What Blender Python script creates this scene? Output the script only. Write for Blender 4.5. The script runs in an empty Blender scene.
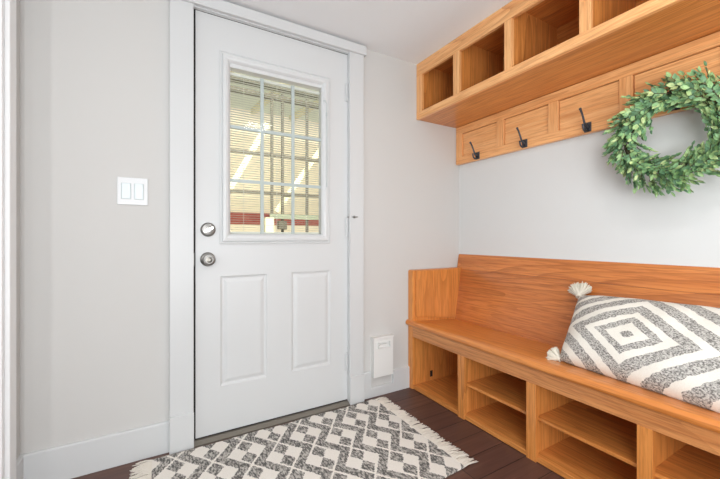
import bpy, bmesh, math, random
from mathutils import Vector, Matrix
random.seed(7)
scn = bpy.context.scene
COL = scn.collection
PI = math.pi

# ------------------------------------------------------------------ materials
class NT:
    """small helper around a node tree: values in, sockets out"""
    def __init__(s, name):
        s.m = bpy.data.materials.new(name); s.m.use_nodes = True
        s.t = s.m.node_tree; s.n = s.t.nodes; s.l = s.t.links
        s.n.clear()
        s.out = s.n.new('ShaderNodeOutputMaterial')
        s.b = s.n.new('ShaderNodeBsdfPrincipled')
        s.l.new(s.b.outputs[0], s.out.inputs[0])
    def put(s, sock, v):
        if isinstance(v, bpy.types.NodeSocket): s.l.new(v, sock)
        elif v is not None:
            try: sock.default_value = v
            except Exception: sock.default_value = (v, v, v)
    def M(s, op, a, b=None, c=None):
        n = s.n.new('ShaderNodeMath'); n.operation = op
        s.put(n.inputs[0], a); s.put(n.inputs[1], b); s.put(n.inputs[2], c)
        return n.outputs[0]
    def coord(s, which='Object'):
        return s.n.new('ShaderNodeTexCoord').outputs[which]
    def map(s, v, scale=(1, 1, 1), loc=(0, 0, 0), rot=(0, 0, 0)):
        n = s.n.new('ShaderNodeMapping')
        s.l.new(v, n.inputs[0]); n.inputs['Scale'].default_value = scale
        n.inputs['Location'].default_value = loc; n.inputs['Rotation'].default_value = rot
        return n.outputs[0]
    def noise(s, v, scale=5, detail=3, rough=.5, dist=0):
        n = s.n.new('ShaderNodeTexNoise')
        s.l.new(v, n.inputs['Vector']); n.inputs['Scale'].default_value = scale
        n.inputs['Detail'].default_value = detail; n.inputs['Roughness'].default_value = rough
        n.inputs['Distortion'].default_value = dist
        return n.outputs[0]
    def sep(s, v):
        n = s.n.new('ShaderNodeSeparateXYZ'); s.l.new(v, n.inputs[0]); return n.outputs
    def comb(s, x, y, z):
        n = s.n.new('ShaderNodeCombineXYZ')
        for i, q in enumerate((x, y, z)): s.put(n.inputs[i], q)
        return n.outputs[0]
    def ramp(s, f, stops, interp='LINEAR'):
        n = s.n.new('ShaderNodeValToRGB'); s.l.new(f, n.inputs[0])
        cr = n.color_ramp; cr.interpolation = interp
        while len(cr.elements) < len(stops): cr.elements.new(.5)
        for e, (p, c) in zip(cr.elements, stops):
            e.position = p; e.color = (c[0], c[1], c[2], 1)
        return n.outputs[0]
    def mix(s, f, a, b, mode='MIX'):
        n = s.n.new('ShaderNodeMix'); n.data_type = 'RGBA'; n.blend_type = mode
        s.put(n.inputs[0], f)
        for sock, v in ((n.inputs[6], a), (n.inputs[7], b)):
            if isinstance(v, (tuple, list)): v = (v[0], v[1], v[2], 1)
            s.put(sock, v)
        return n.outputs[2]
    def bump(s, h, strength=.2, dist=.002):
        n = s.n.new('ShaderNodeBump'); s.l.new(h, n.inputs['Height'])
        n.inputs['Strength'].default_value = strength; n.inputs['Distance'].default_value = dist
        s.l.new(n.outputs[0], s.b.inputs['Normal'])
    def set(s, **k):
        for a, v in k.items():
            a = a.replace('_', ' ')
            if isinstance(v, (tuple, list)) and len(v) == 3: v = (v[0], v[1], v[2], 1)
            s.put(s.b.inputs[a], v)
        return s.m

def srgb(r, g, b):
    f = lambda c: (c / 12.92 if c <= .04045 else ((c + .055) / 1.055) ** 2.4)
    return (f(r / 255), f(g / 255), f(b / 255))

def paint(name, col, rough=.5, var=.03, bump=.05, scale=60):
    m = NT(name); v = m.coord()
    n = m.noise(v, scale, 3); big = m.noise(v, 1.3, 2)
    c = m.mix(big, [q * (1 - var) for q in col], [min(1, q * (1 + var)) for q in col])
    m.bump(n, bump, .001)
    return m.set(Base_Color=c, Roughness=rough)

def oak(name, axis, dark, mid, light, seed=0, rough=.33, coat=.25, band=9.0):
    """varnished oak, grain running along the given axis"""
    m = NT(name); v = m.coord()
    def sc(across, along): return tuple(along if i == 'XYZ'.index(axis) else across for i in range(3))
    warp = m.noise(m.map(v, sc(9, 1.4), (0, seed, seed)), 1, 2)
    big = m.noise(m.map(v, sc(5.6, .32), (seed * 3.1, seed * 1.7, seed)), 1, 1, .4, .2)
    w = m.M('ADD', m.M('MULTIPLY', big, band * 2.0), m.M('MULTIPLY', warp, .5))
    ring = m.M('POWER', m.M('FRACT', w), 3.0)           # slow rise, sharp drop: growth rings
    fine = m.noise(m.map(v, sc(150, 7.0)), 1, 3, .6)
    med = m.noise(m.map(v, sc(60, 1.3), (seed, 0, 0)), 1, 4, .65)
    slow = m.noise(m.map(v, sc(4, .8), (0, seed, 0)), 1, 2)
    rmask = m.ramp(m.noise(m.map(v, sc(2.6, .7), (seed, seed, 1)), 1, 1), [(.35, (.15,) * 3), (.6, (1,) * 3)])
    c = m.mix(m.ramp(med, [(.28, (0, 0, 0)), (.72, (1, 1, 1))]), mid, light)
    c = m.mix(m.M('MULTIPLY', m.M('MULTIPLY', ring, .55), rmask), c, dark)
    pore = m.ramp(fine, [(.38, (1, 1, 1)), (.52, (0, 0, 0))])
    c = m.mix(m.M('MULTIPLY', pore, .42), c, dark)
    c = m.mix(m.M('MULTIPLY', slow, .30), c, mid)
    m.bump(m.M('ADD', fine, m.M('MULTIPLY', ring, .4)), .08, .0006)
    return m.set(Base_Color=c, Roughness=rough, Coat_Weight=coat, Coat_Roughness=.25)

OD, OM, OL = srgb(144, 78, 30), srgb(208, 128, 60), srgb(232, 160, 88)
OAK = {a: oak('oak_' + a, a, OD, OM, OL, s) for a, s in (('X', 1), ('Y', 4), ('Z', 2))}
OAKB = oak('oak_backrest', 'Y', srgb(136, 68, 28), srgb(200, 116, 56), srgb(224, 146, 80), 9, .3, .35, 11)
OAKS = oak('oak_seat', 'Y', srgb(156, 84, 34), srgb(212, 126, 56), srgb(232, 156, 84), 12, .28, .4, 9)
OAKP = oak('oak_apron', 'Y', srgb(120, 62, 32), srgb(190, 118, 66), srgb(224, 160, 100), 17, .35, .2, 15)
OAKU = {a: oak('oak_upper_lit_' + a, a, srgb(182, 108, 56), srgb(238, 168, 104), srgb(255, 204, 144), s + 20, .36, .2, 8)  # lighter copy of the oak; light on the upper fronts is in its colour
        for a, s in (('X', 1), ('Y', 4), ('Z', 2))}

WALLB = paint('wall_paint_dimmed', srgb(203, 202, 200), .75, .01, .08, 160)  # same paint as WALL; darker tone stands in for weaker light there
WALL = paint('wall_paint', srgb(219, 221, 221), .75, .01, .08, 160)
CEIL = paint('ceiling_paint', srgb(238, 239, 240), .85, .01, .1, 120)
TRIM = paint('trim_paint', srgb(208, 210, 211), .38, .006, .02, 40)
DOORP = paint('door_paint', srgb(209, 211, 212), .36, .005, .03, 220)
PLAST = paint('white_plastic', srgb(222, 224, 226), .3, .004, .01, 40)
PLASTG = paint('pale_grey_plastic', srgb(228, 228, 226), .42, .01, .02, 60)
ROCK = paint('rocker_plastic', srgb(208, 217, 222), .25, .004, .01, 40)
SLATM = paint('blind_slats', srgb(214, 216, 208), .5, .01, .01, 40)
MUNT = paint('grid_bar_paint', srgb(190, 199, 200), .4, .01, .01, 40)
DARKM = paint('dark_gap_and_clip', srgb(30, 29, 28), .8, .05, .1, 60)  # paints the shade in the door gap; also colours the bench clip

def metal(name, col, rough, met=1.0):
    m = NT(name); n = m.noise(m.coord(), 90, 2)
    return m.set(Base_Color=m.mix(n, [q * .9 for q in col], col), Roughness=rough, Metallic=met)
NICK = metal('satin_nickel', srgb(150, 148, 145), .34)
NICKL = metal('bright_nickel', srgb(214, 212, 208), .22)
NICKD = metal('nickel_dark', srgb(120, 116, 110), .3)
IRON = metal('blackened_iron', srgb(84, 87, 94), .40, .8)
ALU = metal('threshold_metal', srgb(142, 136, 126), .45, .6)

def floor_mat():
    m = NT('dark_plank_floor'); v = m.coord(); x, y, z = m.sep(v)
    py = m.M('DIVIDE', m.M('SUBTRACT', y, .973), .118)
    row = m.M('FLOOR', py); fy = m.M('FRACT', py)
    off = m.M('FRACT', m.M('MULTIPLY', m.M('SINE', m.M('MULTIPLY', row, 12.9898)), 43758.5))
    px = m.M('DIVIDE', m.M('ADD', x, m.M('MULTIPLY', off, 1.1)), 1.1)
    fx = m.M('FRACT', px); cx = m.M('FLOOR', px)
    rnd = m.M('FRACT', m.M('MULTIPLY', m.M('SINE', m.M('ADD', m.M('MULTIPLY', row, 78.23), m.M('MULTIPLY', cx, 37.7))), 9631.7))
    g = m.noise(m.map(v, (2.2, 55, 55)), 1, 4, .6, .3)
    g2 = m.noise(m.map(v, (4, 14, 14)), 1, 3)
    c = m.ramp(g, [(.28, srgb(70, 47, 40)), (.55, srgb(98, 68, 58)), (.8, srgb(126, 92, 80))])
    c = m.mix(m.M('MULTIPLY', g2, .5), c, srgb(112, 74, 62))
    c = m.mix(m.M('MULTIPLY', rnd, .5), c, srgb(68, 48, 43))
    ey = m.M('LESS_THAN', m.M('ABSOLUTE', m.M('SUBTRACT', fy, .5)), .483)
    ex = m.M('LESS_THAN', m.M('ABSOLUTE', m.M('SUBTRACT', fx, .5)), .4984)
    e = m.M('MULTIPLY', ey, ex)
    c = m.mix(e, srgb(38, 26, 22), c)
    m.bump(m.M('ADD', m.M('MULTIPLY', e, 1.0), m.M('MULTIPLY', g, .15)), .5, .0012)
    return m.set(Base_Color=c, Roughness=m.M('ADD', .36, m.M('MULTIPLY', g2, .2)))
FLOORM = floor_mat()

def rug_mat():
    m = NT('woven_rug'); v = m.coord(); x, y, z = m.sep(v)      # object origin is the world origin offset below
    wob = m.noise(v, 95, 3, .7)
    wx = m.M('ADD', x, m.M('MULTIPLY', m.M('SUBTRACT', wob, .5), .022))
    wob2 = m.noise(m.map(v, (1, 1, 1), (4, 2, 0)), 95, 3, .7)
    wy = m.M('ADD', y, m.M('MULTIPLY', m.M('SUBTRACT', wob2, .5), .022))
    P = .207; S = .1405; A = .04
    # antiphase zigzags running in y
    ph = m.M('FRACT', m.M('DIVIDE', m.M('SUBTRACT', wy, 1.508), P))
    tri = m.M('SUBTRACT', m.M('MULTIPLY', m.M('ABSOLUTE', m.M('SUBTRACT', ph, .5)), 4.0), 1.0)      # +1 at 1.508
    kx = m.M('DIVIDE', m.M('SUBTRACT', wx, .835), S * 2)
    def band(shift, sign):
        f = m.M('SUBTRACT', m.M('FRACT', m.M('ADD', m.M('SUBTRACT', kx, shift), .5)), .5)
        d = m.M('SUBTRACT', m.M('MULTIPLY', f, S * 2), m.M('MULTIPLY', tri, A * sign))
        return m.M('LESS_THAN', m.M('ABSOLUTE', d), .0255)
    bands = m.M('MAXIMUM', band(0, 1), band(.5, -1))
    # diamonds between them: centres at x=.764 (y 1.508) and x=.905 (y 1.4045)
    def cell(cx, cy):
        dx = m.M('MULTIPLY', m.M('SUBTRACT', m.M('FRACT', m.M('ADD', m.M('DIVIDE', m.M('SUBTRACT', wx, cx), S * 2), .5)), .5), S * 2 / .071)
        dy = m.M('MULTIPLY', m.M('SUBTRACT', m.M('FRACT', m.M('ADD', m.M('DIVIDE', m.M('SUBTRACT', wy, cy), P), .5)), .5), P / .097)
        u = m.M('ADD', dx, dy); w = m.M('SUBTRACT', dx, dy)
        ins = m.M('LESS_THAN', m.M('MAXIMUM', m.M('ABSOLUTE', u), m.M('ABSOLUTE', w)), .97)
        return m.M('MULTIPLY', ins, m.M('LESS_THAN', m.M('MULTIPLY', u, w), -.0))
    cells = m.M('MAXIMUM', cell(.7645, 1.508), cell(.905, 1.4045))
    dark = m.M('MAXIMUM', bands, cells)
    fl = m.noise(m.map(v, (150, 62, 62), (0, 0, 0), (0, 0, .5)), 1, 2, .6)
    fleck = m.ramp(fl, [(.42, (0, 0, 0)), (.62, (1, 1, 1))])
    dcol = m.mix(fleck, srgb(92, 90, 88), srgb(196, 191, 184))
    wv = m.noise(m.map(v, (300, 300, 300)), 1, 2)
    lcol = m.mix(wv, srgb(222, 216, 207), srgb(246, 241, 234))
    c = m.mix(dark, lcol, dcol)
    h = m.M('ADD', m.M('MULTIPLY', dark, .5), m.M('ADD', m.M('MULTIPLY', fl, .6), m.M('MULTIPLY', wv, .3)))
    m.bump(h, .6, .003)
    return m.set(Base_Color=c, Roughness=.95)
RUGM = rug_mat()
FRINGE = paint('cream_yarn', srgb(232, 225, 214), .95, .06, .4, 400)
TASS = paint('tassel_yarn', srgb(226, 221, 207), .95, .06, .4, 300)

def pillow_mat():
    m = NT('tufted_diamond_fabric'); v = m.coord(); x, y, z = m.sep(v)
    n = m.noise(v, 45, 2)
    wv = m.M('MULTIPLY', m.M('SUBTRACT', n, .5), .09)
    cu, cv, a, b = -.222, -.054, .262, .178
    L = m.M('ADD', m.M('ADD', m.M('DIVIDE', m.M('ABSOLUTE', m.M('SUBTRACT', x, cu)), a),
                       m.M('DIVIDE', m.M('ABSOLUTE', m.M('SUBTRACT', y, cv)), b)), wv)
    def rng(lo, hi): return m.M('MULTIPLY', m.M('GREATER_THAN', L, lo), m.M('LESS_THAN', L, hi))
    w = rng(.10, .29)
    for lo, hi in ((.45, .61), (.84, 1.02), (1.27, 1.45), (1.72, 1.90), (2.15, 2.33), (2.6, 2.78)):
        w = m.M('MAXIMUM', w, rng(lo, hi))
    f1 = m.noise(m.map(v, (170, 260, 170), (0, 0, 0), (0, 0, .7)), 1, 2, .6)
    fleck = m.ramp(f1, [(.38, (0, 0, 0)), (.62, (1, 1, 1))])
    g = m.mix(fleck, srgb(112, 109, 106), srgb(212, 209, 203))
    wn = m.noise(v, 240, 2)
    wc = m.mix(wn, srgb(228, 224, 214), srgb(248, 245, 237))
    c = m.mix(w, g, wc)
    h = m.M('ADD', m.M('MULTIPLY', w, 1.0), m.M('MULTIPLY', m.M('ADD', f1, wn), .35))
    m.bump(h, .7, .004)
    return m.set(Base_Color=c, Roughness=.95)
PILM = pillow_mat()

def leaf_mat():
    m = NT('eucalyptus_leaves')
    g = m.n.new('ShaderNodeNewGeometry')
    r = g.outputs['Random Per Island']
    c = m.ramp(r, [(0, srgb(76, 118, 84)), (.3, srgb(110, 156, 106)), (.6, srgb(140, 184, 118)), (.85, srgb(176, 208, 136)), (1, srgb(208, 222, 152))])
    n = m.noise(m.coord(), 60, 2)
    c = m.mix(m.M('MULTIPLY', n, .35), c, srgb(140, 170, 150))
    return m.set(Base_Color=c, Roughness=.5)
LEAF = leaf_mat()
TWIG = paint('twig_bark', srgb(92, 84, 62), .8, .1, .4, 120)

def glass_mat():
    m = NT('window_glass'); m.n.remove(m.b)
    t = m.n.new('ShaderNodeBsdfTransparent'); t.inputs[0].default_value = (.98, .985, .98, 1)
    g = m.n.new('ShaderNodeBsdfGlossy'); g.inputs['Roughness'].default_value = .03
    f = m.n.new('ShaderNodeFresnel'); f.inputs[0].default_value = 1.13
    x = m.n.new('ShaderNodeMixShader')
    m.l.new(f.outputs[0], x.inputs[0]); m.l.new(t.outputs[0], x.inputs[1]); m.l.new(g.outputs[0], x.inputs[2])
    m.l.new(x.outputs[0], m.out.inputs[0])
    return m.m
GLASS = glass_mat()
CREAM = paint('cream_siding', srgb(246, 232, 204), .7, .03, .1, 30)
CREAMP = paint('cream_post_paint', srgb(226, 218, 182), .6, .03, .1, 30)
GREYP = paint('grey_post_paint', srgb(92, 86, 72), .6, .05, .1, 30)
GREENP = paint('grey_green_paint', srgb(136, 140, 118), .6, .05, .1, 30)
def roof_mat():
    m = NT('translucent_roof_sheet'); m.n.remove(m.b)
    a = m.n.new('ShaderNodeBsdfDiffuse'); a.inputs[0].default_value = (*srgb(236, 238, 226), 1)
    b = m.n.new('ShaderNodeBsdfTranslucent'); b.inputs[0].default_value = (*srgb(240, 242, 230), 1)
    n = m.noise(m.coord(), 6, 2); x = m.n.new('ShaderNodeMixShader'); m.l.new(m.M('ADD', .5, m.M('MULTIPLY', n, .2)), x.inputs[0])
    m.l.new(a.outputs[0], x.inputs[1]); m.l.new(b.outputs[0], x.inputs[2]); m.l.new(x.outputs[0], m.out.inputs[0])
    return m.m
ROOFP = roof_mat()
CONC = paint('concrete', srgb(180, 176, 166), .9, .06, .3, 30)
def brick_mat():
    m = NT('red_brick'); v = m.coord()
    n = m.n.new('ShaderNodeTexBrick'); m.l.new(m.map(v, (1, 1, 1), rot=(PI / 2, 0, 0)), n.inputs['Vector'])
    n.inputs['Color1'].default_value = (*srgb(150, 72, 62), 1); n.inputs['Color2'].default_value = (*srgb(170, 92, 80), 1)
    n.inputs['Mortar'].default_value = (*srgb(176, 120, 106), 1); n.inputs['Scale'].default_value = 5
    n.inputs['Mortar Size'].default_value = .008
    return m.set(Base_Color=n.outputs[0], Roughness=.85)
BRICK = brick_mat()

# ------------------------------------------------------------------ mesh helpers (world coordinates)
class MB:
    def __init__(s): s.bm = bmesh.new()
    def box(s, x0, x1, y0, y1, z0, z1, bev=.0015, seg=1):
        t = bmesh.new()
        bmesh.ops.create_cube(t, size=1)
        for v in t.verts:
            v.co = Vector((x0 if v.co.x < 0 else x1, y0 if v.co.y < 0 else y1, z0 if v.co.z < 0 else z1))
        if bev: bmesh.ops.bevel(t, geom=t.edges[:], offset=bev, segments=seg, profile=.5, affect='EDGES', clamp_overlap=True)
        s.merge(t); return s
    def merge(s, t):
        me = bpy.data.meshes.new('tmp'); t.to_mesh(me); t.free(); s.bm.from_mesh(me); bpy.data.meshes.remove(me)
    def prism(s, poly, axis, a, b, bev=0, seg=1):
        """poly: 2D points in the two other axes (kept in XYZ order); extruded along axis from a to b"""
        t = bmesh.new()
        def P(p, q):
            if axis == 'X': return (q, p[0], p[1])
            if axis == 'Y': return (p[0], q, p[1])
            return (p[0], p[1], q)
        A = [t.verts.new(P(p, a)) for p in poly]; B = [t.verts.new(P(p, b)) for p in poly]
        t.faces.new(A); t.faces.new(B[::-1])
        for i in range(len(poly)):
            j = (i + 1) % len(poly); t.faces.new((A[j], A[i], B[i], B[j]))
        bmesh.ops.recalc_face_normals(t, faces=t.faces[:])
        if bev: bmesh.ops.bevel(t, geom=t.edges[:], offset=bev, segments=seg, profile=.5, affect='EDGES', clamp_overlap=True)
        s.merge(t); return s
    def tube(s, pts, r, n=8, cap=True):
        pts = [Vector(p) for p in pts]
        rs = r if isinstance(r, (list, tuple)) else [r] * len(pts)
        rings = []
        up = None
        for i, p in enumerate(pts):
            d = (pts[min(i + 1, len(pts) - 1)] - pts[max(i - 1, 0)]).normalized()
            if up is None:
                up = Vector((0, 0, 1)) if abs(d.z) < .9 else Vector((1, 0, 0))
            a = d.cross(up).normalized(); b = a.cross(d).normalized(); up = b
            rings.append([s.bm.verts.new(p + (a * math.cos(2 * PI * k / n) + b * math.sin(2 * PI * k / n)) * rs[i]) for k in range(n)])
        for A, B in zip(rings, rings[1:]):
            for k in range(n):
                s.bm.faces.new((A[k], A[(k + 1) % n], B[(k + 1) % n], B[k]))
        if cap: s.bm.faces.new(rings[0][::-1]); s.bm.faces.new(rings[-1])
        return s
    def lathe(s, c, axis, prof, n=32):
        """prof: (radius, distance along axis)"""
        c = Vector(c); ax = Vector(axis).normalized()
        u = ax.orthogonal().normalized(); w = ax.cross(u)
        rings = []
        for r, d in prof:
            if r < 1e-6: rings.append([s.bm.verts.new(c + ax * d)])
            else: rings.append([s.bm.verts.new(c + ax * d + (u * math.cos(2 * PI * k / n) + w * math.sin(2 * PI * k / n)) * r) for k in range(n)])
        for A, B in zip(rings, rings[1:]):
            for k in range(n):
                a0, a1 = A[k % len(A)], A[(k + 1) % len(A)]; b0, b1 = B[k % len(B)], B[(k + 1) % len(B)]
                f = [q for i, q in enumerate((a0, a1, b1, b0)) if q not in (a0, a1, b1, b0)[:i]]
                if len(f) > 2: s.bm.faces.new(f)
        return s
    def loops(s, x0, x1, z0, z1, y, prof, fill=True):
        """mitred rectangle in the door plane; prof = (inset, depth towards +y)"""
        prev = None
        for ins, dep in prof:
            cur = [s.bm.verts.new(q) for q in ((x0 + ins, y + dep, z0 + ins), (x1 - ins, y + dep, z0 + ins), (x1 - ins, y + dep, z1 - ins), (x0 + ins, y + dep, z1 - ins))]
            if prev:
                for k in range(4): s.bm.faces.new((prev[k], prev[(k + 1) % 4], cur[(k + 1) % 4], cur[k]))
            prev = cur
        if fill: s.bm.faces.new(prev)
        return s
    def build(s, name, mat, parent=None, smooth=None, recalc=True):
        if recalc: bmesh.ops.recalc_face_normals(s.bm, faces=s.bm.faces[:])
        if parent is not None:
            off = Vector(parent.location)
            p = parent.parent
            while p is not None: off += Vector(p.location); p = p.parent
            bmesh.ops.translate(s.bm, verts=s.bm.verts[:], vec=-off)
        me = bpy.data.meshes.new(name); s.bm.to_mesh(me); s.bm.free()
        me.materials.append(mat)
        o = bpy.data.objects.new(name, me); COL.objects.link(o)
        if parent is not None: o.parent = parent
        if smooth is not None:
            for p in me.polygons: p.use_smooth = True
            try:
                me.set_sharp_from_angle(angle=math.radians(smooth))
            except Exception: pass
        return o

def tag(o, label, cat=None, group=None, kind=None):
    o['label'] = label
    if cat: o['category'] = cat
    if group: o['group'] = group
    if kind: o['kind'] = kind
    return o
def thing(name, loc, label, cat, group=None):
    o = bpy.data.objects.new(name, None); COL.objects.link(o); o.location = loc
    o.empty_display_size = .05
    return tag(o, label, cat, group)
def S(o, label, cat): return tag(o, label, cat, None, 'structure')

WY, WX, LX, CZ = 1.812, 1.868, -.462, 2.118     # door wall, bench wall, left wall, ceiling
BACK = -2.4

# ------------------------------------------------------------------ the room
S(MB().box(-2.2, WX + .12, BACK, WY + .02, -.06, 0, 0).build('floor', FLOORM), 'dark brown wooden plank floor', 'floor')
S(MB().box(-2.2, WX + .12, BACK, WY + .12, CZ, CZ + .1, 0).build('ceiling', CEIL), 'low pale grey painted ceiling', 'ceiling')
w = MB()
w.box(LX - .15, .1405, WY, WY + .12, 0, CZ, 0)
w.box(.971, WX + .12, WY, WY + .12, 0, CZ, 0)
w.box(.1405, .971, WY, WY + .12, 2.056, CZ, 0)
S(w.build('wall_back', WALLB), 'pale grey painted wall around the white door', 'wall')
S(MB().box(WX, WX + .12, BACK, WY, 0, CZ, 0).build('wall_right', WALL), 'pale grey painted wall behind the oak bench', 'wall')
w = MB()
w.box(LX - .12, LX, 1.635, WY, 0, CZ, 0)
w.box(LX - .12, LX, .25, 1.635, 2.05, CZ, 0)
w.box(LX - .12, LX, BACK, .25, 0, CZ, 0)
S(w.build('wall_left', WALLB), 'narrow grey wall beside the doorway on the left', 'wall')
S(MB().box(-2.2, -2.1, BACK, WY, 0, CZ, 0).build('wall_far_left', WALL), 'pale wall of the hall beyond the left doorway', 'wall')
S(MB().box(-2.1, LX - .15, WY - .02, WY + .1, 0, CZ, 0).build('wall_hall', WALL), 'pale end wall of the hall beyond the left doorway', 'wall')

# trim: door casing and header, left doorway casing, threshold
def casing(x0, x1):
    m = MB(); m.box(x0, x1, 1.781, WY, 0, 2.056, .002); m.box(x0 - .001, x1 + .001, 1.773, WY, 0, .163, .002)
    return m
S(casing(.0415, .1395).build('trim_1', TRIM), 'white casing left of the door, beside the light switch', 'door trim')
S(casing(.9605, 1.0545).build('trim_2', TRIM), 'white casing on the hinge side of the door', 'door trim')
m = MB(); m.box(.029, 1.067, 1.768, WY, 2.053, 2.106, .002); m.box(.14, .96, 1.79, WY, 2.049, 2.056, .001)
S(m.build('trim_3', TRIM), 'white head casing above the door, just under the ceiling', 'door trim')
m = MB(); m.box(LX - .002, LX + .016, 1.648, 1.712, 0, 2.118, .002); m.box(LX - .12, LX + .004, 1.618, 1.642, 0, 2.118, .002)
S(m.build('trim_4', paint('trim_paint_brightened', srgb(246, 247, 248), .35, .004, .02, 40)), 'white casing of the doorway at the far left', 'door trim')  # same white paint as the other trim, lightened in place of brighter light
m = MB(); m.prism([(1.776, 0), (WY + .1, 0), (WY + .1, .016), (1.800, .016), (1.776, .006)], 'X', .1405, .9600)
S(m.build('trim_5', ALU), 'grey metal threshold under the door', 'threshold')
m = MB()
m.box(.1405, .1495, 1.8175, 1.85, .02, 2.05, 0); m.box(.9622, .9705, 1.8133, 1.85, .02, 2.05, 0)  # dark strips stand in for the shade in the door gap
m.box(.1405, .968, 1.822, 1.85, 2.0485, 2.056, 0); m.box(.149, .961, 1.815, 1.85, .0165, .0215, 0)
S(m.build('door_gap_shade', DARKM), 'dark strip painting the shade in the gap around the door', 'gap shade')

def base(poly_pts, axis, a, b): return MB().prism(poly_pts, axis, a, b)
bp = [(1.798, 0), (WY, 0), (WY, .138), (1.803, .138), (1.798, .133)]
S(base(bp, 'X', LX + .012, .041).build('baseboard_left', TRIM), 'white baseboard under the light switch, left of the door', 'baseboard')
m = MB()
for x0, x1, zt in ((1.0555, 1.1165, .158), (1.1165, 1.280, .057), (1.280, 1.4085, .137)):
    m.prism([(1.797, 0), (WY, 0), (WY, zt), (1.802, zt), (1.797, zt - .005)], 'X', x0, x1)
S(m.build('baseboard_back', TRIM), 'white notched baseboard between door and bench', 'baseboard')
S(MB().prism([(LX, 0), (LX + .013, 0), (LX + .013, .133), (LX + .008, .138), (LX, .138)], 'Y', 1.713, WY).build('baseboard_side', TRIM),
  'short white baseboard at the far left corner', 'baseboard')

# ------------------------------------------------------------------ the door
DY = 1.813
X0, X1, Z0, Z1 = .1500, .9620, .022, 2.0475
LIT = (.286, .812, .972, 1.816)
PAN = [(.26, .488, .245, .783), (.62, .852, .246, .785)]
d = MB()
holes = [LIT] + PAN
xs = sorted({X0, X1, *[h[0] for h in holes], *[h[1] for h in holes]}); zs = sorted({Z0, Z1, *[h[2] for h in holes], *[h[3] for h in holes]})
for side, y in ((0, DY), (1, DY + .044)):
    vs = {}
    for i in range(len(xs) - 1):
        for k in range(len(zs) - 1):
            cx, cz = (xs[i] + xs[i + 1]) / 2, (zs[k] + zs[k + 1]) / 2
            if any(h[0] < cx < h[1] and h[2] < cz < h[3] for h in holes): continue
            q = []
            for (a, b) in ((i, k), (i + 1, k), (i + 1, k + 1), (i, k + 1)):
                if (a, b) not in vs: vs[(a, b)] = d.bm.verts.new((xs[a], y, zs[b]))
                q.append(vs[(a, b)])
            d.bm.faces.new(q if side == 0 else q[::-1])
    for p in PAN:
        sg = 1 if side == 0 else -1
        d.loops(*p, y, [(0, 0), (.004, .004 * sg), (.010, .0075 * sg), (.016, .0075 * sg), (.030, .002 * sg), (.036, .0012 * sg)])
for A, B in (((X0, Z0), (X1, Z0)), ((X1, Z0), (X1, Z1)), ((X1, Z1), (X0, Z1)), ((X0, Z1), (X0, Z0))):
    d.bm.faces.new([d.bm.verts.new(q) for q in ((A[0], DY, A[1]), (B[0], DY, B[1]), (B[0], DY + .044, B[1]), (A[0], DY + .044, A[1]))])
L = LIT
for A, B in (((L[0], L[2]), (L[1], L[2])), ((L[1], L[2]), (L[1], L[3])), ((L[1], L[3]), (L[0], L[3])), ((L[0], L[3]), (L[0], L[2]))):
    d.bm.faces.new([d.bm.verts.new(q) for q in ((A[0], DY, A[1]), (A[0], DY + .044, A[1]), (B[0], DY + .044, B[1]), (B[0], DY, B[1]))])
door = S(d.build('door_1', DOORP), 'white panelled entry door with a nine-pane window and mini blind', 'door')
f = MB()
f.loops(.254, .848, .939, 1.886, DY, [(0, .001), (0, -.006), (.006, -.008), (.010, -.0035), (.013, -.0035), (.017, -.013), (.030, -.015), (.040, -.012), (.047, -.005), (.0525, .003), (.0525, .040)], fill=False)
wf = tag(f.build('window_frame', DOORP, door), 'white moulded window frame in the door')
g = MB().box(.3, .796, DY + .008, DY + .010, .985, 1.80, 0)
tag(g.build('glass_pane', GLASS, door), 'clear window glass in the door')
mu = MB()
for x in (.4655, .6325): mu.box(x - .009, x + .009, DY + .0115, DY + .0165, .985, 1.80, .001)
for z in (1.258, 1.527): mu.box(.3, .796, DY + .0112, DY + .0162, z - .0085, z + .0085, .001)
tag(mu.build('muntin_grid', MUNT, door), 'white grid bars dividing the window into nine panes')
bl = bpy.data.objects.new('mini_blind', None); COL.objects.link(bl); bl.parent = door; bl.location = (0, 0, 0)
tag(bl, 'white mini blind with open horizontal slats')
sl = MB(); z = 1.012; tilt = math.radians(6)
while z < 1.785:
    yc = DY + .0265; hw = .0062
    pts = [(yc - hw, z + .0008), (yc, z + .0010), (yc + hw, z - .0003)]
    A = [sl.bm.verts.new((.303, p[0], p[1])) for p in pts]; B = [sl.bm.verts.new((.791, p[0], p[1])) for p in pts]
    for k in range(2): sl.bm.faces.new((A[k], B[k], B[k + 1], A[k + 1]))
    z += .0121
sl.build('slats', SLATM, bl, recalc=False)
MB().box(.303, .791, DY + .019, DY + .034, .992, 1.002, .001).build('bottom_rail', SLATM, bl)
MB().box(.303, .791, DY + .018, DY + .035, 1.785, 1.80, .001).build('head_rail', SLATM, bl)
lc = MB()
for x in (.375, .547, .715):
    for yy in (DY + .0195, DY + .0335): lc.tube([(x, yy, 1.0), (x, yy, 1.79)], .0006, 4)
lc.build('ladder_cord', SLATM, bl)
MB().box(.303, .796, DY + .041, DY + .043, .985, 1.80, 0).build('outer_glass_pane', GLASS, door)
wd = MB(); wd.tube([(.812, DY - .02, 1.735), (.818, DY - .024, 1.725), (.818, DY - .024, 1.26)], .0022, 8)
wd.tube([(.800, DY - .012, 1.742), (.812, DY - .02, 1.742), (.813, DY - .021, 1.730)], .003, 8)
wd.tube([(.818, DY - .024, 1.675), (.818, DY - .024, 1.655)], .0045, 8); wd.tube([(.818, DY - .024, 1.28), (.818, DY - .024, 1.255)], .0035, 8)
tag(wd.build('tilt_wand', MUNT, door, 40), 'thin white tilt wand at the right of the window')

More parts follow.
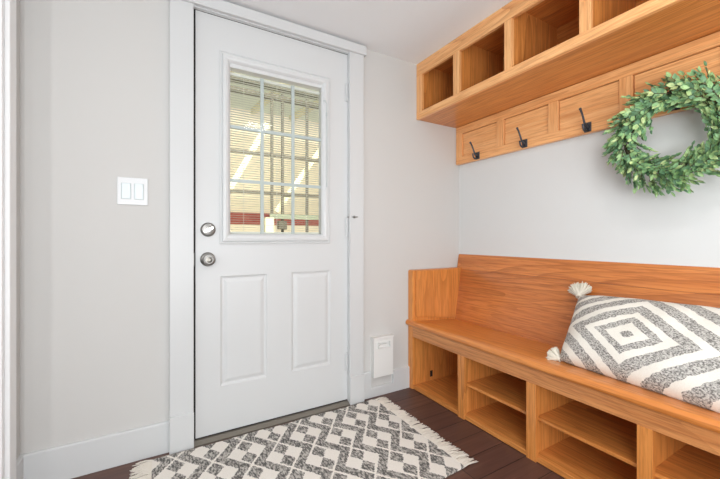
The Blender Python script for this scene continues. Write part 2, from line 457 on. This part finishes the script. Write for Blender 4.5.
db = MB().lathe((.204, DY, 1.010), (0, -1, 0), [(.0335, 0), (.0335, .008), (.030, .013), (.026, .015), (0, .015)], 40)
db = tag(db.build('deadbolt', NICK, door, 35), 'round satin metal deadbolt above the knob')
t = MB().lathe((.204, DY - .015, 1.010), (0, -1, 0), [(.011, 0), (.010, .008), (0, .009)], 24)
q = bmesh.new(); bmesh.ops.create_cube(q, size=1)
for v in q.verts: v.co = Vector((v.co.x * .048, v.co.y * .018, v.co.z * .012))
bmesh.ops.bevel(q, geom=q.edges[:], offset=.003, segments=2, affect='EDGES')
bmesh.ops.rotate(q, cent=(0, 0, 0), matrix=Matrix.Rotation(-math.radians(28), 3, 'Y'), verts=q.verts[:])
bmesh.ops.translate(q, verts=q.verts[:], vec=(.204, DY - .029, 1.010)); t.merge(q)
tag(t.build('thumb_turn', NICKL, db, 35), 'slanted metal thumb turn')
kb = MB().lathe((.203, DY, .868), (0, -1, 0), [(.0335, 0), (.0335, .006), (.028, .011), (.016, .013), (.0125, .02), (.014, .03), (.022, .036), (.0275, .045), (.028, .055), (.025, .062), (.018, .064), (.017, .062), (.0, .062)], 40)
kb = tag(kb.build('door_knob', NICK, door, 35), 'round satin metal door knob')
MB().lathe((.203, DY - .062, .868), (0, -1, 0), [(.015, -.001), (.0145, .003), (.007, .004), (.006, .001), (0, .001)], 28).build('turn_button', NICKD, kb, 35)
MB().box(.1400, .1425, 1.795, 1.811, .84, .90, .0005).build('strike_plate', NICK, door)
for i, (z0, z1) in enumerate(((1.772, 1.877), (.979, 1.090), (.192, .297))):
    h = MB().tube([(.9535, DY - .0065, z0), (.9535, DY - .0065, z1)], .0060, 12)
    h.box(.940, .955, DY - .0015, DY + .002, z0 + .002, z1 - .002, .0004)
    ho = h.build('hinge', TRIM, door, 40)
    if i == 1:
        p = MB().tube([(.9535, DY - .012, 1.092), (.970, DY - .026, 1.0925), (.986, DY - .036, 1.0925)], .003, 8)
        p.lathe((.986, DY - .036, 1.0925), (.83, -.55, 0), [(0, -.005), (.0075, -.004), (.0075, .006), (.004, .008), (.0025, .009), (.0025, .022), (0, .023)], 16)
        tag(p.build('hinge_pin_stop', NICK, ho, 35), 'small metal hinge pin door stop')

# ------------------------------------------------------------------ wall plates
sw = thing('light_switch', (-.0985, WY, 1.1725), 'white double rocker light switch on the wall left of the door', 'light switch')
MB().box(-.155, -.042, WY - .006, WY, 1.1135, 1.2325, .0025, 2).build('wall_plate', PLAST, sw)
for cx in (-.1225, -.0755):
    MB().box(cx - .0185, cx + .0185, WY - .0075, WY - .005, 1.138, 1.208, .0006).build('rocker_shade_rim', MUNT, sw)  # darker than the plate to paint the shadow outline round each rocker
    MB().prism([(WY - .0125, 1.206), (WY - .0065, 1.206), (WY - .0065, 1.14), (WY - .0085, 1.14)], 'X', cx - .0155, cx + .0155, .0008).build('rocker', ROCK, sw)
for cx in (-.1225, -.0755):
    for z in (1.126, 1.220):
        MB().lathe((cx, WY - .0055, z), (0, -1, 0), [(.003, 0), (.003, .001), (0, .0014)], 12).build('screw', PLAST, sw)

vc = thing('vent_cover', (1.193, WY, .125), 'white rectangular wall cover with a finger slot, low between door and bench', 'vent cover')
m = MB()
x0, x1, z0, z1, yf, yb = 1.1225, 1.264, .124, .358, 1.777, WY
hx0, hx1, hz0, hz1 = 1.150, 1.240, .300, .333
for a in ((x0, x1, z0, hz0), (x0, x1, hz1, z1), (x0, hx0, hz0, hz1), (hx1, x1, hz0, hz1)):
    m.box(a[0], a[1], yf, yf + .012, a[2], a[3], 0)
m.box(x0, x1, yf + .012, yb, z0, z1, 0)
m.build('cover_box', PLASTG, vc)
m = MB(); m.loops(hx0 - .006, hx1 + .006, hz0 - .006, hz1 + .006, yf, [(0, .0), (.002, -.004), (.006, -.004), (.007, .011)], fill=False)
m.build('slot_rim', PLASTG, vc)
MB().prism([(1.160, .300), (1.230, .300), (1.230, .312), (1.222, .320), (1.168, .320), (1.160, .312)], 'Y', yf + .002, yf + .0118).build('slot_flap', PLASTG, vc)
MB().box(x0 - .003, x1 + .002, yf - .006, WY, z1 - .001, z1 + .008, .001).build('top_lip', PLASTG, vc)

# ------------------------------------------------------------------ oak cubby shelf (touches the ceiling)
SX = 1.477
sh = thing('cubby_shelf', (SX, .65, 1.752), 'long oak cubby shelf mounted on the wall under the ceiling', 'shelf')
YE = -.36
st = [(1.759, 1.8115), (1.433, 1.480), (1.093, 1.135), (.737, .780), (.385, .430), (.035, .080), (YE, YE + .05)]
MB().box(SX, SX + .02, YE, 1.8115, 2.035, 2.1175, .0015).build('top_rail', OAKU['Y'], sh)
MB().box(SX, SX + .02, YE, 1.8115, 1.752, 1.797, .0015).build('bottom_rail', OAKU['Y'], sh)
for a, b in st: MB().box(SX + .0004, SX + .02, a, b, 1.797, 2.035, .001).build('stile', OAKU['Z'], sh)
MB().box(SX + .02, WX - .001, YE, 1.8115, 1.754, 1.778, 0).build('bottom_panel', OAK['Y'], sh)  # darker oak here paints the shade under and inside the shelf
MB().box(SX + .02, WX - .001, YE, 1.8115, 2.098, 2.1175, 0).build('top_panel', OAK['Y'], sh)
MB().box(WX - .012, WX - .001, YE, 1.8115, 1.778, 2.098, 0).build('back_panel', OAK['Y'], sh)
for i, (a, b) in enumerate(st):
    lo, hi = (b - .02, b) if i == len(st) - 1 else (a, a + .019)
    if i == 0: lo, hi = a + .003, a + .022
    if i == len(st) - 1: lo, hi = a + .003, a + .022
    MB().box(SX + .02, WX - .012, lo, hi, 1.778, 2.098, 0).build('divider', OAK['Z'], sh)

# ------------------------------------------------------------------ oak hook rail under the shelf
HX = 1.834
hr = thing('hook_rail', (WX, .65, 1.49), 'panelled oak rail with black coat hooks under the cubby shelf', 'coat rack')
MB().box(HX + .026, WX, YE, 1.808, 1.492, 1.751, 0).build('back_board', OAK['Y'], hr)
MB().box(HX, HX + .026, YE, 1.808, 1.490, 1.5405, .001).build('lower_rail', OAKU['Y'], hr)
MB().box(HX, HX + .026, YE, 1.808, 1.700, 1.7515, .001).build('upper_rail', OAKU['Y'], hr)
for a, b in ((1.752, 1.808), (1.413, 1.465), (1.076, 1.130), (.739, .792), (.400, .452), (.06, .112), (YE, YE + .055)):
    MB().box(HX + .0003, HX + .026, a, b, 1.5405, 1.700, .0008).build('stile', OAKU['Z'], hr)
HS = [(1.752, 1.808), (1.413, 1.465), (1.076, 1.130), (.739, .792), (.400, .452), (.06, .112), (YE, YE + .055)]
for (a, b), (a2, b2) in zip(HS, HS[1:]):
    MB().box(HX + .010, HX + .020, b2 + .003, a - .003, 1.5435, 1.697, .001).build('panel', OAKU['Y'], hr)
def coat_hook(y):
    e = bpy.data.objects.new('coat_hook', None); COL.objects.link(e); e.parent = hr
    e.location = Vector((HX, y, 1.516)) - Vector(hr.location)
    MB().box(HX - .005, HX, y - .0165, y + .0165, 1.490 + .003, 1.540, .0015).build('base_plate', IRON, e)
    up = MB()
    pts = [(HX - .004, y, 1.514), (HX - .022, y, 1.520), (HX - .034, y, 1.535), (HX - .044, y, 1.557), (HX - .056, y, 1.578), (HX - .068, y, 1.592)]
    up.tube(pts, [.0065, .006, .0052, .0048, .0048, .0052], 10)
    up.lathe((HX - .070, y, 1.594), (-.65, 0, .75), [(0, -.006), (.0055, -.004), (.0068, 0), (.0055, .004), (0, .006)], 12)
    up.build('upper_prong', IRON, e, 50)
    lo = MB(); c = (HX - .024, 1.514)
    pts = [(HX - .004, y, 1.504), (HX - .016, y, 1.496), (HX - .030, y, 1.494), (HX - .040, y, 1.501), (HX - .045, y, 1.512), (HX - .046, y, 1.520)]
    lo.tube(pts, [.006, .0055, .005, .0048, .0045, .0045], 10)
    lo.lathe((HX - .046, y, 1.522), (0, 0, 1), [(0, -.005), (.005, -.003), (.006, 0), (.005, .003), (0, .005)], 12)
    lo.build('lower_prong', IRON, e, 50)
    return e
for y in (1.612, 1.268, .926, .590, .255, -.09): coat_hook(y)

# ------------------------------------------------------------------ oak storage bench
BX = 1.408
bn = thing('storage_bench', (1.62, .65, 0), 'long oak storage bench with cubbies below and a tall backrest', 'bench')
def backx(z): return 1.781 + (z - .40) * .17
# end panels, full height
for y0, y1 in ((1.766, 1.8105), (YE, YE + .046)):
    m = MB().prism([(BX, 0), (backx(.4) + .06, 0), (backx(.4) + .06, .40), (backx(.762) + .004, .762), (BX + .006, .762), (BX, .756)], 'Y', y0, y1, .0015)
    m.build('end_panel', OAK['Z'], bn)
m = MB().prism([(BX + .022, .47), (BX + .03, .462), (1.752, .425), (1.766, .432), (1.768, .757), (BX + .022, .757)], 'Y', 1.756, 1.7662, .002)
m.build('arm_panel', OAK['Z'], bn)
# seat, sloping down to the back, with a rounded nose
def zs_(x): return .441 - (x - 1.40) * .085
nose = [(1.402, .4405), (1.394, .4365), (1.3885, .430), (1.3865, .4215), (1.3885, .413), (1.394, .4075), (1.402, .405)]
poly = nose + [(1.43, .405), (1.80, zs_(1.80) - .03), (1.80, zs_(1.80)), (1.50, zs_(1.50))]
MB().prism(poly, 'Y', YE, 1.8105).build('seat', OAKS, bn, 40)
# backrest of two boards
bk = MB()
def bpoly(z0, z1, r):
    th = .022
    a = [(backx(z0), z0), (backx(z1 - r), z1 - r)]
    if r > .004:
        for k in range(1, 6):
            t = PI / 2 * k / 6; a.append((backx(z1) + r * (1 - math.cos(t)), z1 - r + r * math.sin(t)))
    else: a.append((backx(z1) + .001, z1))
    a += [(backx(z1) + th - .004, z1), (backx(z1) + th, z1 - .004), (backx(z0) + th, z0)]
    return a
bk.prism(bpoly(.385, .7515, .001), 'Y', YE, 1.805, .0008); bk.prism(bpoly(.7525, .856, .009), 'Y', YE, 1.805)
bk.build('backrest', OAKB, bn, 40)
# face frame below the seat
MB().box(BX + .001, BX + .02, YE + .046, 1.766, .336, .405, .001).build('apron', OAKP, bn)
bs = [(1.330, 1.377), (.922, .968), (.511, .556), (.098, .144)]
for a, b in bs: MB().box(BX, BX + .02, a, b, .0, .336, .001).build('stile', OAK['Z'], bn)
MB().box(BX + .004, 1.80, YE + .046, 1.766, .004, .027, .001).build('base_board', OAK['Y'], bn)
MB().box(1.800, 1.812, YE + .046, 1.766, .004, .37, 0).build('back_panel', OAK['Y'], bn)
for a, b in bs:
    MB().box(BX + .02, 1.80, a + .013, b - .012, .027, .375, 0).build('divider', OAK['Z'], bn)
e = bs + [(YE + .026, YE + .046)]
for i in range(4):
    y1 = e[i][0] + .013; y0 = e[i + 1][1] - (.012 if i < 3 else 0)
    MB().box(BX + .022, 1.80, y0, y1, .176, .189, .0008).build('shelf', OAK['Y'], bn)
m = MB().box(1.555, 1.575, 1.762, 1.7662, .052, .092, .001)
tag(m.build('panel_clip', DARKM, bn), 'small dark slot clip on the inner side of the bench end')

# ------------------------------------------------------------------ rug
RX0, RX1, RY0, RY1 = -.03, 1.118, 1.048, 1.757
rg = thing('area_rug', (0, 0, 0), 'cream and grey geometric woven rug with fringed ends in front of the door', 'rug')
m = MB(); nx, ny = 120, 74; T = .009
def rz(x, y): return T + .0012 * math.sin(x * 21 + y * 7) * math.sin(y * 17 - x * 5)
top = [[m.bm.verts.new((RX0 + (RX1 - RX0) * i / nx + .004 * math.sin(j * .23), RY0 + (RY1 - RY0) * j / ny + .003 * math.sin(i * .17), 0)) for j in range(ny + 1)] for i in range(nx + 1)]
for c in top:
    for v in c: v.co.z = rz(v.co.x, v.co.y)
for i in range(nx):
    for j in range(ny): m.bm.faces.new((top[i][j], top[i + 1][j], top[i + 1][j + 1], top[i][j + 1]))
rim = [top[i][0] for i in range(nx + 1)] + [top[nx][j] for j in range(1, ny + 1)] + [top[i][ny] for i in range(nx - 1, -1, -1)] + [top[0][j] for j in range(ny - 1, 0, -1)]
low = [m.bm.verts.new((v.co.x, v.co.y, .001)) for v in rim]
for k in range(len(rim)):
    j = (k + 1) % len(rim); m.bm.faces.new((rim[j], rim[k], low[k], low[j]))
m.build('woven_field', RUGM, rg, 60)
for xe, s in ((RX0, -1), (RX1, 1)):
    fr = MB()
    nC = 78
    for k in range(nC):
        y = RY0 + (RY1 - RY0) * (k + .5) / nC
        lean = random.uniform(-.012, .012)
        for q in range(4):
            yy = y + random.uniform(-.004, .004); ln = random.uniform(.050, .078); b = lean + random.uniform(-.010, .010)
            lift = random.uniform(.003, .010)
            pts = [(xe - s * .004, yy, .008), (xe + s * ln * .35, yy + b * .25, lift + .003), (xe + s * ln * .7, yy + b * .6, lift), (xe + s * ln, yy + b + random.uniform(-.004, .004), .0035)]
            fr.tube(pts, [.0026, .0024, .0021, .0012], 5)
    tag(fr.build('fringe', FRINGE, rg, 80), 'cream yarn fringe at the %s end of the rug' % ('left' if s < 0 else 'right'))

# ------------------------------------------------------------------ pillow
def pillow():
    Lh, Hh, T = .47, .197, .102
    yaw = math.radians(4); a = math.radians(46)
    u = Vector((-math.sin(yaw), -math.cos(yaw), 0)); nh = Vector((math.cos(yaw), -math.sin(yaw), 0))
    v = nh * math.sin(a) + Vector((0, 0, 1)) * math.cos(a)
    w = u.cross(v)
    cen = Vector((1.614, .405, .576))
    root = bpy.data.objects.new('lumbar_pillow', None); COL.objects.link(root)
    root.matrix_world = Matrix((( u.x, v.x, w.x, cen.x), (u.y, v.y, w.y, cen.y), (u.z, v.z, w.z, cen.z), (0, 0, 0, 1)))
    tag(root, 'long grey and cream diamond patterned lumbar pillow with tassels leaning on the bench', 'pillow')
    b = MB(); nu, nv = 90, 44
    sides = []
    for sgn in (1, -1):
        g = []
        for i in range(nu + 1):
            row = []
            for j in range(nv + 1):
                p = -1 + 2 * i / nu; q = -1 + 2 * j / nv
                # pinched edges and pulled-out corners
                x = p * Lh * (1 - .035 * (1 - abs(p) ** 2) * 0 - .03 * (1 - q * q)); y = q * Hh * (1 - (.05 if q > 0 else .02) * (1 - p ** 4)); k_ = ((1 - p) / 2) ** 4 * (q + 1) / 2; x -= .072 * k_; y -= .034 * k_
                prof = max(0, (1 - abs(p) ** 7) * (1 - abs(q) ** 2.6)) ** .56
                z = sgn * T * prof
                z += sgn * .004 * math.sin(p * 13 + q * 3) * math.sin(q * 7 - p * 5) * prof
                row.append((x, y, z))
            g.append(row)
        sides.append(g)
    vt = {}
    def V(sd, i, j):
        edge = i in (0, nu) or j in (0, nv)
        k = (0 if edge else sd, i, j)
        if k not in vt: vt[k] = b.bm.verts.new(sides[sd][i][j])
        return vt[k]
    for sd in (0, 1):
        for i in range(nu):
            for j in range(nv):
                q = (V(sd, i, j), V(sd, i + 1, j), V(sd, i + 1, j + 1), V(sd, i, j + 1))
                b.bm.faces.new(q if sd == 0 else q[::-1])
    co = b.build('pillow_cover', PILM, None, 180); co.parent = root
    for cx, cy, sc in ((-1, 1, 1.55), (-1, -1, 1.1), (1, 1, 1.3), (1, -1, 1.1)):
        t = MB(); c0 = Vector((cx * (Lh - .006) - (.072 if cx < 0 and cy > 0 else 0), cy * (Hh - .006) - (.034 if cx < 0 and cy > 0 else 0), 0)); dr = Vector((cx * .78, cy * .62, 0)).normalized()
        if cx < 0 and cy > 0: dr = Vector((-.35, .94, .0)).normalized()
        if cx < 0 and cy < 0: dr = Vector((-.97, .24, .1)).normalized()
        side = Vector((-dr.y, dr.x, 0)); up = Vector((0, 0, 1))
        t.tube([c0 - dr * .004, c0 + dr * .010 * sc], [.009 * sc, .011 * sc], 12)
        for k in range(int(150 * sc)):
            an = random.uniform(0, 2 * PI); rr = math.sqrt(random.random())
            o = (side * math.cos(an) + up * math.sin(an) * .75) * rr
            ln = random.uniform(.030, .046) * sc
            p0 = c0 + o * .009 * sc + dr * .006 * sc
            p1 = p0 + dr * ln * .5 + o * .017 * sc; p2 = p0 + dr * ln * (1 - .25 * rr) + o * .027 * sc + Vector((0, 0, random.uniform(-.003, .003)))
            t.tube([p0, p1, p2], [.0024, .0024, .0018], 5)
        to = t.build('tassel', TASS, None, 80); to.parent = root
    return root
pillow()

# ------------------------------------------------------------------ wreath
def wreath():
    R, r0 = .158, .050
    c = Vector((1.768, .572, 1.382))
    root = thing('leafy_wreath', c, 'round green leafy wreath hanging over the hook rail', 'wreath')
    tw = MB()
    for s in range(3):
        pts = []
        for k in range(49):
            a = 2 * PI * k / 48
            q = R + .010 * math.sin(3 * a + s * 2.1); pts.append(c + Vector((.012 * math.cos(4 * a + s * 2), q * math.cos(a), q * math.sin(a))))
        tw.tube(pts, .006, 6, cap=False)
    lf = MB(); st = MB()
    def leaf(p, d, n, ln, wd):
        d = d.normalized(); sd = d.cross(n)
        if sd.length < 1e-3: return
        sd.normalize(); n = sd.cross(d).normalized()
        cup = random.uniform(.05, .25) * wd; bend = random.uniform(-.15, .25) * ln
        sp = [p, p + d * ln * .35 - n * cup, p + d * ln * .7 - n * (cup - bend * .3) , p + d * ln + n * bend * .5]
        w_ = [0, wd * .5, wd * .4, 0]
        vs = [lf.bm.verts.new(q) for q in sp]
        Ls = [lf.bm.verts.new(sp[i] + sd * w_[i] + n * cup * .8) for i in (1, 2)]
        Rs = [lf.bm.verts.new(sp[i] - sd * w_[i] + n * cup * .8) for i in (1, 2)]
        for f in ((vs[0], vs[1], Ls[0]), (vs[1], vs[2], Ls[1], Ls[0]), (vs[2], vs[3], Ls[1]), (vs[0], Rs[0], vs[1]), (vs[1], Rs[0], Rs[1], vs[2]), (vs[2], Rs[1], vs[3])):
            lf.bm.faces.new(f)
    N = 300
    for k in range(N):
        a = 2 * PI * (k + random.random()) / N
        er = Vector((0, math.cos(a), math.sin(a))); et = Vector((0, -math.sin(a), math.cos(a))) * -1
        ex = Vector((-1, 0, 0))
        ph = random.uniform(-.75 * PI, .75 * PI)                # around the tube, 0 = towards the room
        nrm = (ex * math.cos(ph) + er * math.sin(ph)).normalized()
        p = c + er * R + nrm * r0 * random.uniform(.1, .75)
        d = (et * random.uniform(.7, 1.2) + nrm * random.uniform(.3, .95) + Vector((random.uniform(-.2, .2),) * 3)).normalized()
        ln = random.uniform(.045, .070)
        side = d.cross(nrm).normalized()
        pts = []
        for i in range(6):
            t = i / 5; pts.append(p + d * ln * t + nrm * .010 * t * t - d * .004 * t * t)
        for q in pts:
            if q.x > HX - .004 : q.x = HX - .004
        st.tube(pts, [.0016, .0015, .0014, .0012, .0010, .0006], 4)
        for i in range(1, 6):
            for sg in (-1, 1):
                dd = d * random.uniform(.35, .8) + side * sg * random.uniform(.6, 1.0) + nrm * random.uniform(-.1, .45)
                if i == 5: dd = d + side * sg * random.uniform(.1, .5) + nrm * random.uniform(-.1, .3)
                L_ = random.uniform(.020, .031)
                pp = pts[i].copy()
                if (pp + dd.normalized() * L_).x > HX - .003: dd.x = min(dd.x, 0)
                leaf(pp, dd, nrm + Vector([random.uniform(-.5, .5) for _ in range(3)]), L_, L_ * random.uniform(.46, .62))
    for k in range(lf.bm.verts.__len__()): pass
    for v in lf.bm.verts: v.co.x = min(v.co.x, HX - .002)
    tw.build('twig_ring', TWIG, root, 60)
    tag(st.build('sprig_stems', TWIG, root), 'thin stems carrying the leaves')
    o = lf.build('leaves', LEAF, root, None, recalc=False); o['kind'] = 'stuff'
    hg = MB().tube([c + Vector((.02, 0, R - .01)), c + Vector((.03, -.004, R + .02)), Vector((HX - .03, .590, 1.498)) ], .0012, 5)
    hg.bm.free()
wreath()

# ------------------------------------------------------------------ outside, seen through the door window
S(MB().box(-3, 5, WY + .12, 9, -.12, -.02, 0).build('floor_patio', CONC), 'pale concrete patio outside the door', 'ground')
nb = thing('garden_wall', (1.5, 6.0, -.02), 'cream outbuilding wall with a red brick band outside the window', 'outdoor wall')
MB().box(-3, 5, 6.0, 6.15, -.02, 1.20, 0).build('wall_base', CREAM, nb)
MB().box(-3, 5, 5.98, 6.15, 1.20, 1.395, .002).build('brick_band', BRICK, nb)
MB().box(-3, 5, 6.0, 6.15, 1.395, 3.3, 0).build('wall_face', CREAM, nb)
cp = thing('patio_cover', (1.2, 4.0, -.02), 'patio cover with thin posts, rails, braces and rafters outside the window', 'patio cover')
for x in (1.133, 1.258, 1.563, 2.3):
    MB().box(x - .014, x + .014, 3.985, 4.015, -.02, 2.66, .002).build('post', GREYP, cp)
for x in (.46,):
    MB().box(x - .03, x + .03, 4.3, 4.36, -.02, 2.66, .002).build('post', CREAMP, cp)
for z in (1.488, 1.935): MB().box(-.6, 3.2, 4.016, 4.034, z - .017, z + .017, .002).build('rail', GREYP, cp)
MB().box(1.10, 3.2, 3.96, 3.985, 1.19, 1.25, .002).build('ledge_rail', GREENP, cp)
for z in (2.60, 2.72): MB().box(-1.5, 4.2, 3.95, 4.05, z - .022, z + .022, .002).build('beam', GREYP, cp)
def brace(xa, za, xb, zb, y, w=.032):
    dx, dz = xb - xa, zb - za; l = math.hypot(dx, dz); nx_, nz_ = -dz / l * w, dx / l * w
    MB().prism([(xa - nx_, za - nz_), (xb - nx_, zb - nz_), (xb + nx_, zb + nz_), (xa + nx_, za + nz_)], 'Y', y, y + .03).build('brace', CREAMP, cp)
brace(.55, 1.28, 1.10, 2.3, 4.05); brace(1.20, 1.28, 1.95, 2.35, 4.05); brace(2.0, 1.28, 2.5, 2.35, 4.05)
for i in range(7):
    x = -1.2 + i * .62
    t = MB().prism([(2.05, 2.52), (5.6, 2.92), (5.6, 3.0), (2.05, 2.60)], 'X', x - .03, x + .03); t.build('rafter', CREAMP, cp)
MB().prism([(2.0, 2.61), (5.7, 3.02), (5.7, 3.03), (2.0, 2.62)], 'X', -1.5, 4.2).build('roof_sheet', ROOFP, cp)
m = MB().box(1.03, 1.13, 3.90, 3.985, 1.03, 1.20, .004); tag(m.build('meter_box', CREAMP, cp), 'small cream box on the post')
m = MB().box(1.19, 1.29, 3.93, 3.985, 1.07, 1.17, .004); tag(m.build('junction_box', GREYP, cp), 'small grey box on the post')

# ------------------------------------------------------------------ light
def area(name, loc, target, sx, sy, power, col=(1, 1, 1)):
    l = bpy.data.lights.new(name, 'AREA'); l.shape = 'RECTANGLE'; l.size = sx; l.size_y = sy; l.energy = power; l.color = col
    o = bpy.data.objects.new(name, l); COL.objects.link(o); o.location = loc
    o.rotation_euler = (Vector(target) - Vector(loc)).to_track_quat('-Z', 'Y').to_euler()
    return o
area('room_fill', (-.38, -.55, 1.3), (1.87, 1.15, 1.2), 1.1, 1.5, 26, (.97, .99, 1))  # fill added behind the camera to lift the bench wall
area('ceiling_lamp', (.86, .10, 2.09), (.86, .10, 0), .22, .22, 5.5, (1, .985, .96))
area('hall_light', (-1.32, -.25, 1.45), (-.2, 1.812, 1.1), .14, .8, 6.5, (1, .995, .985))
area('hall_fill', (-1.9, .30, 1.3), (1.8, .40, 1.2), 1.3, 1.6, 7, (.95, .985, 1))  # unseen fill added on the hall side for the bench wall; no window there
area('patio_fill', (.8, 2.15, 2.35), (1.2, 6.0, 1.3), 2.5, .3, 150, (1, .99, .94))  # unseen fill added above the doorway to brighten the exterior
area('bounce_light', (.2, -1.2, .8), (1.0, 1.0, 2.118), 1.6, 1.0, 42, (.95, .985, 1))
sun = bpy.data.lights.new('sun', 'SUN'); sun.energy = 2.5; sun.angle = .1; so = bpy.data.objects.new('sun', sun); COL.objects.link(so)
so.rotation_euler = (math.radians(50), 0, math.radians(40))

wd = bpy.data.worlds.new('World'); scn.world = wd; wd.use_nodes = True
nt = wd.node_tree; bg = nt.nodes['Background']
bg.inputs[0].default_value = (.95, .98, 1, 1); bg.inputs[1].default_value = .42

# ------------------------------------------------------------------ camera
cam = bpy.data.cameras.new('Camera'); cam.sensor_width = 36; cam.lens = 36 * 348.3 / 720; cam.shift_y = -1.5 / 720; cam.clip_start = .02
co = bpy.data.objects.new('Camera', cam); COL.objects.link(co)
co.location = (0, 0, .97); co.rotation_euler = (PI / 2, 0, math.radians(-30))
scn.camera = co
scn.view_settings.view_transform = 'Standard'; scn.view_settings.look = 'None'
scn.view_settings.exposure = 0; scn.view_settings.gamma = 1
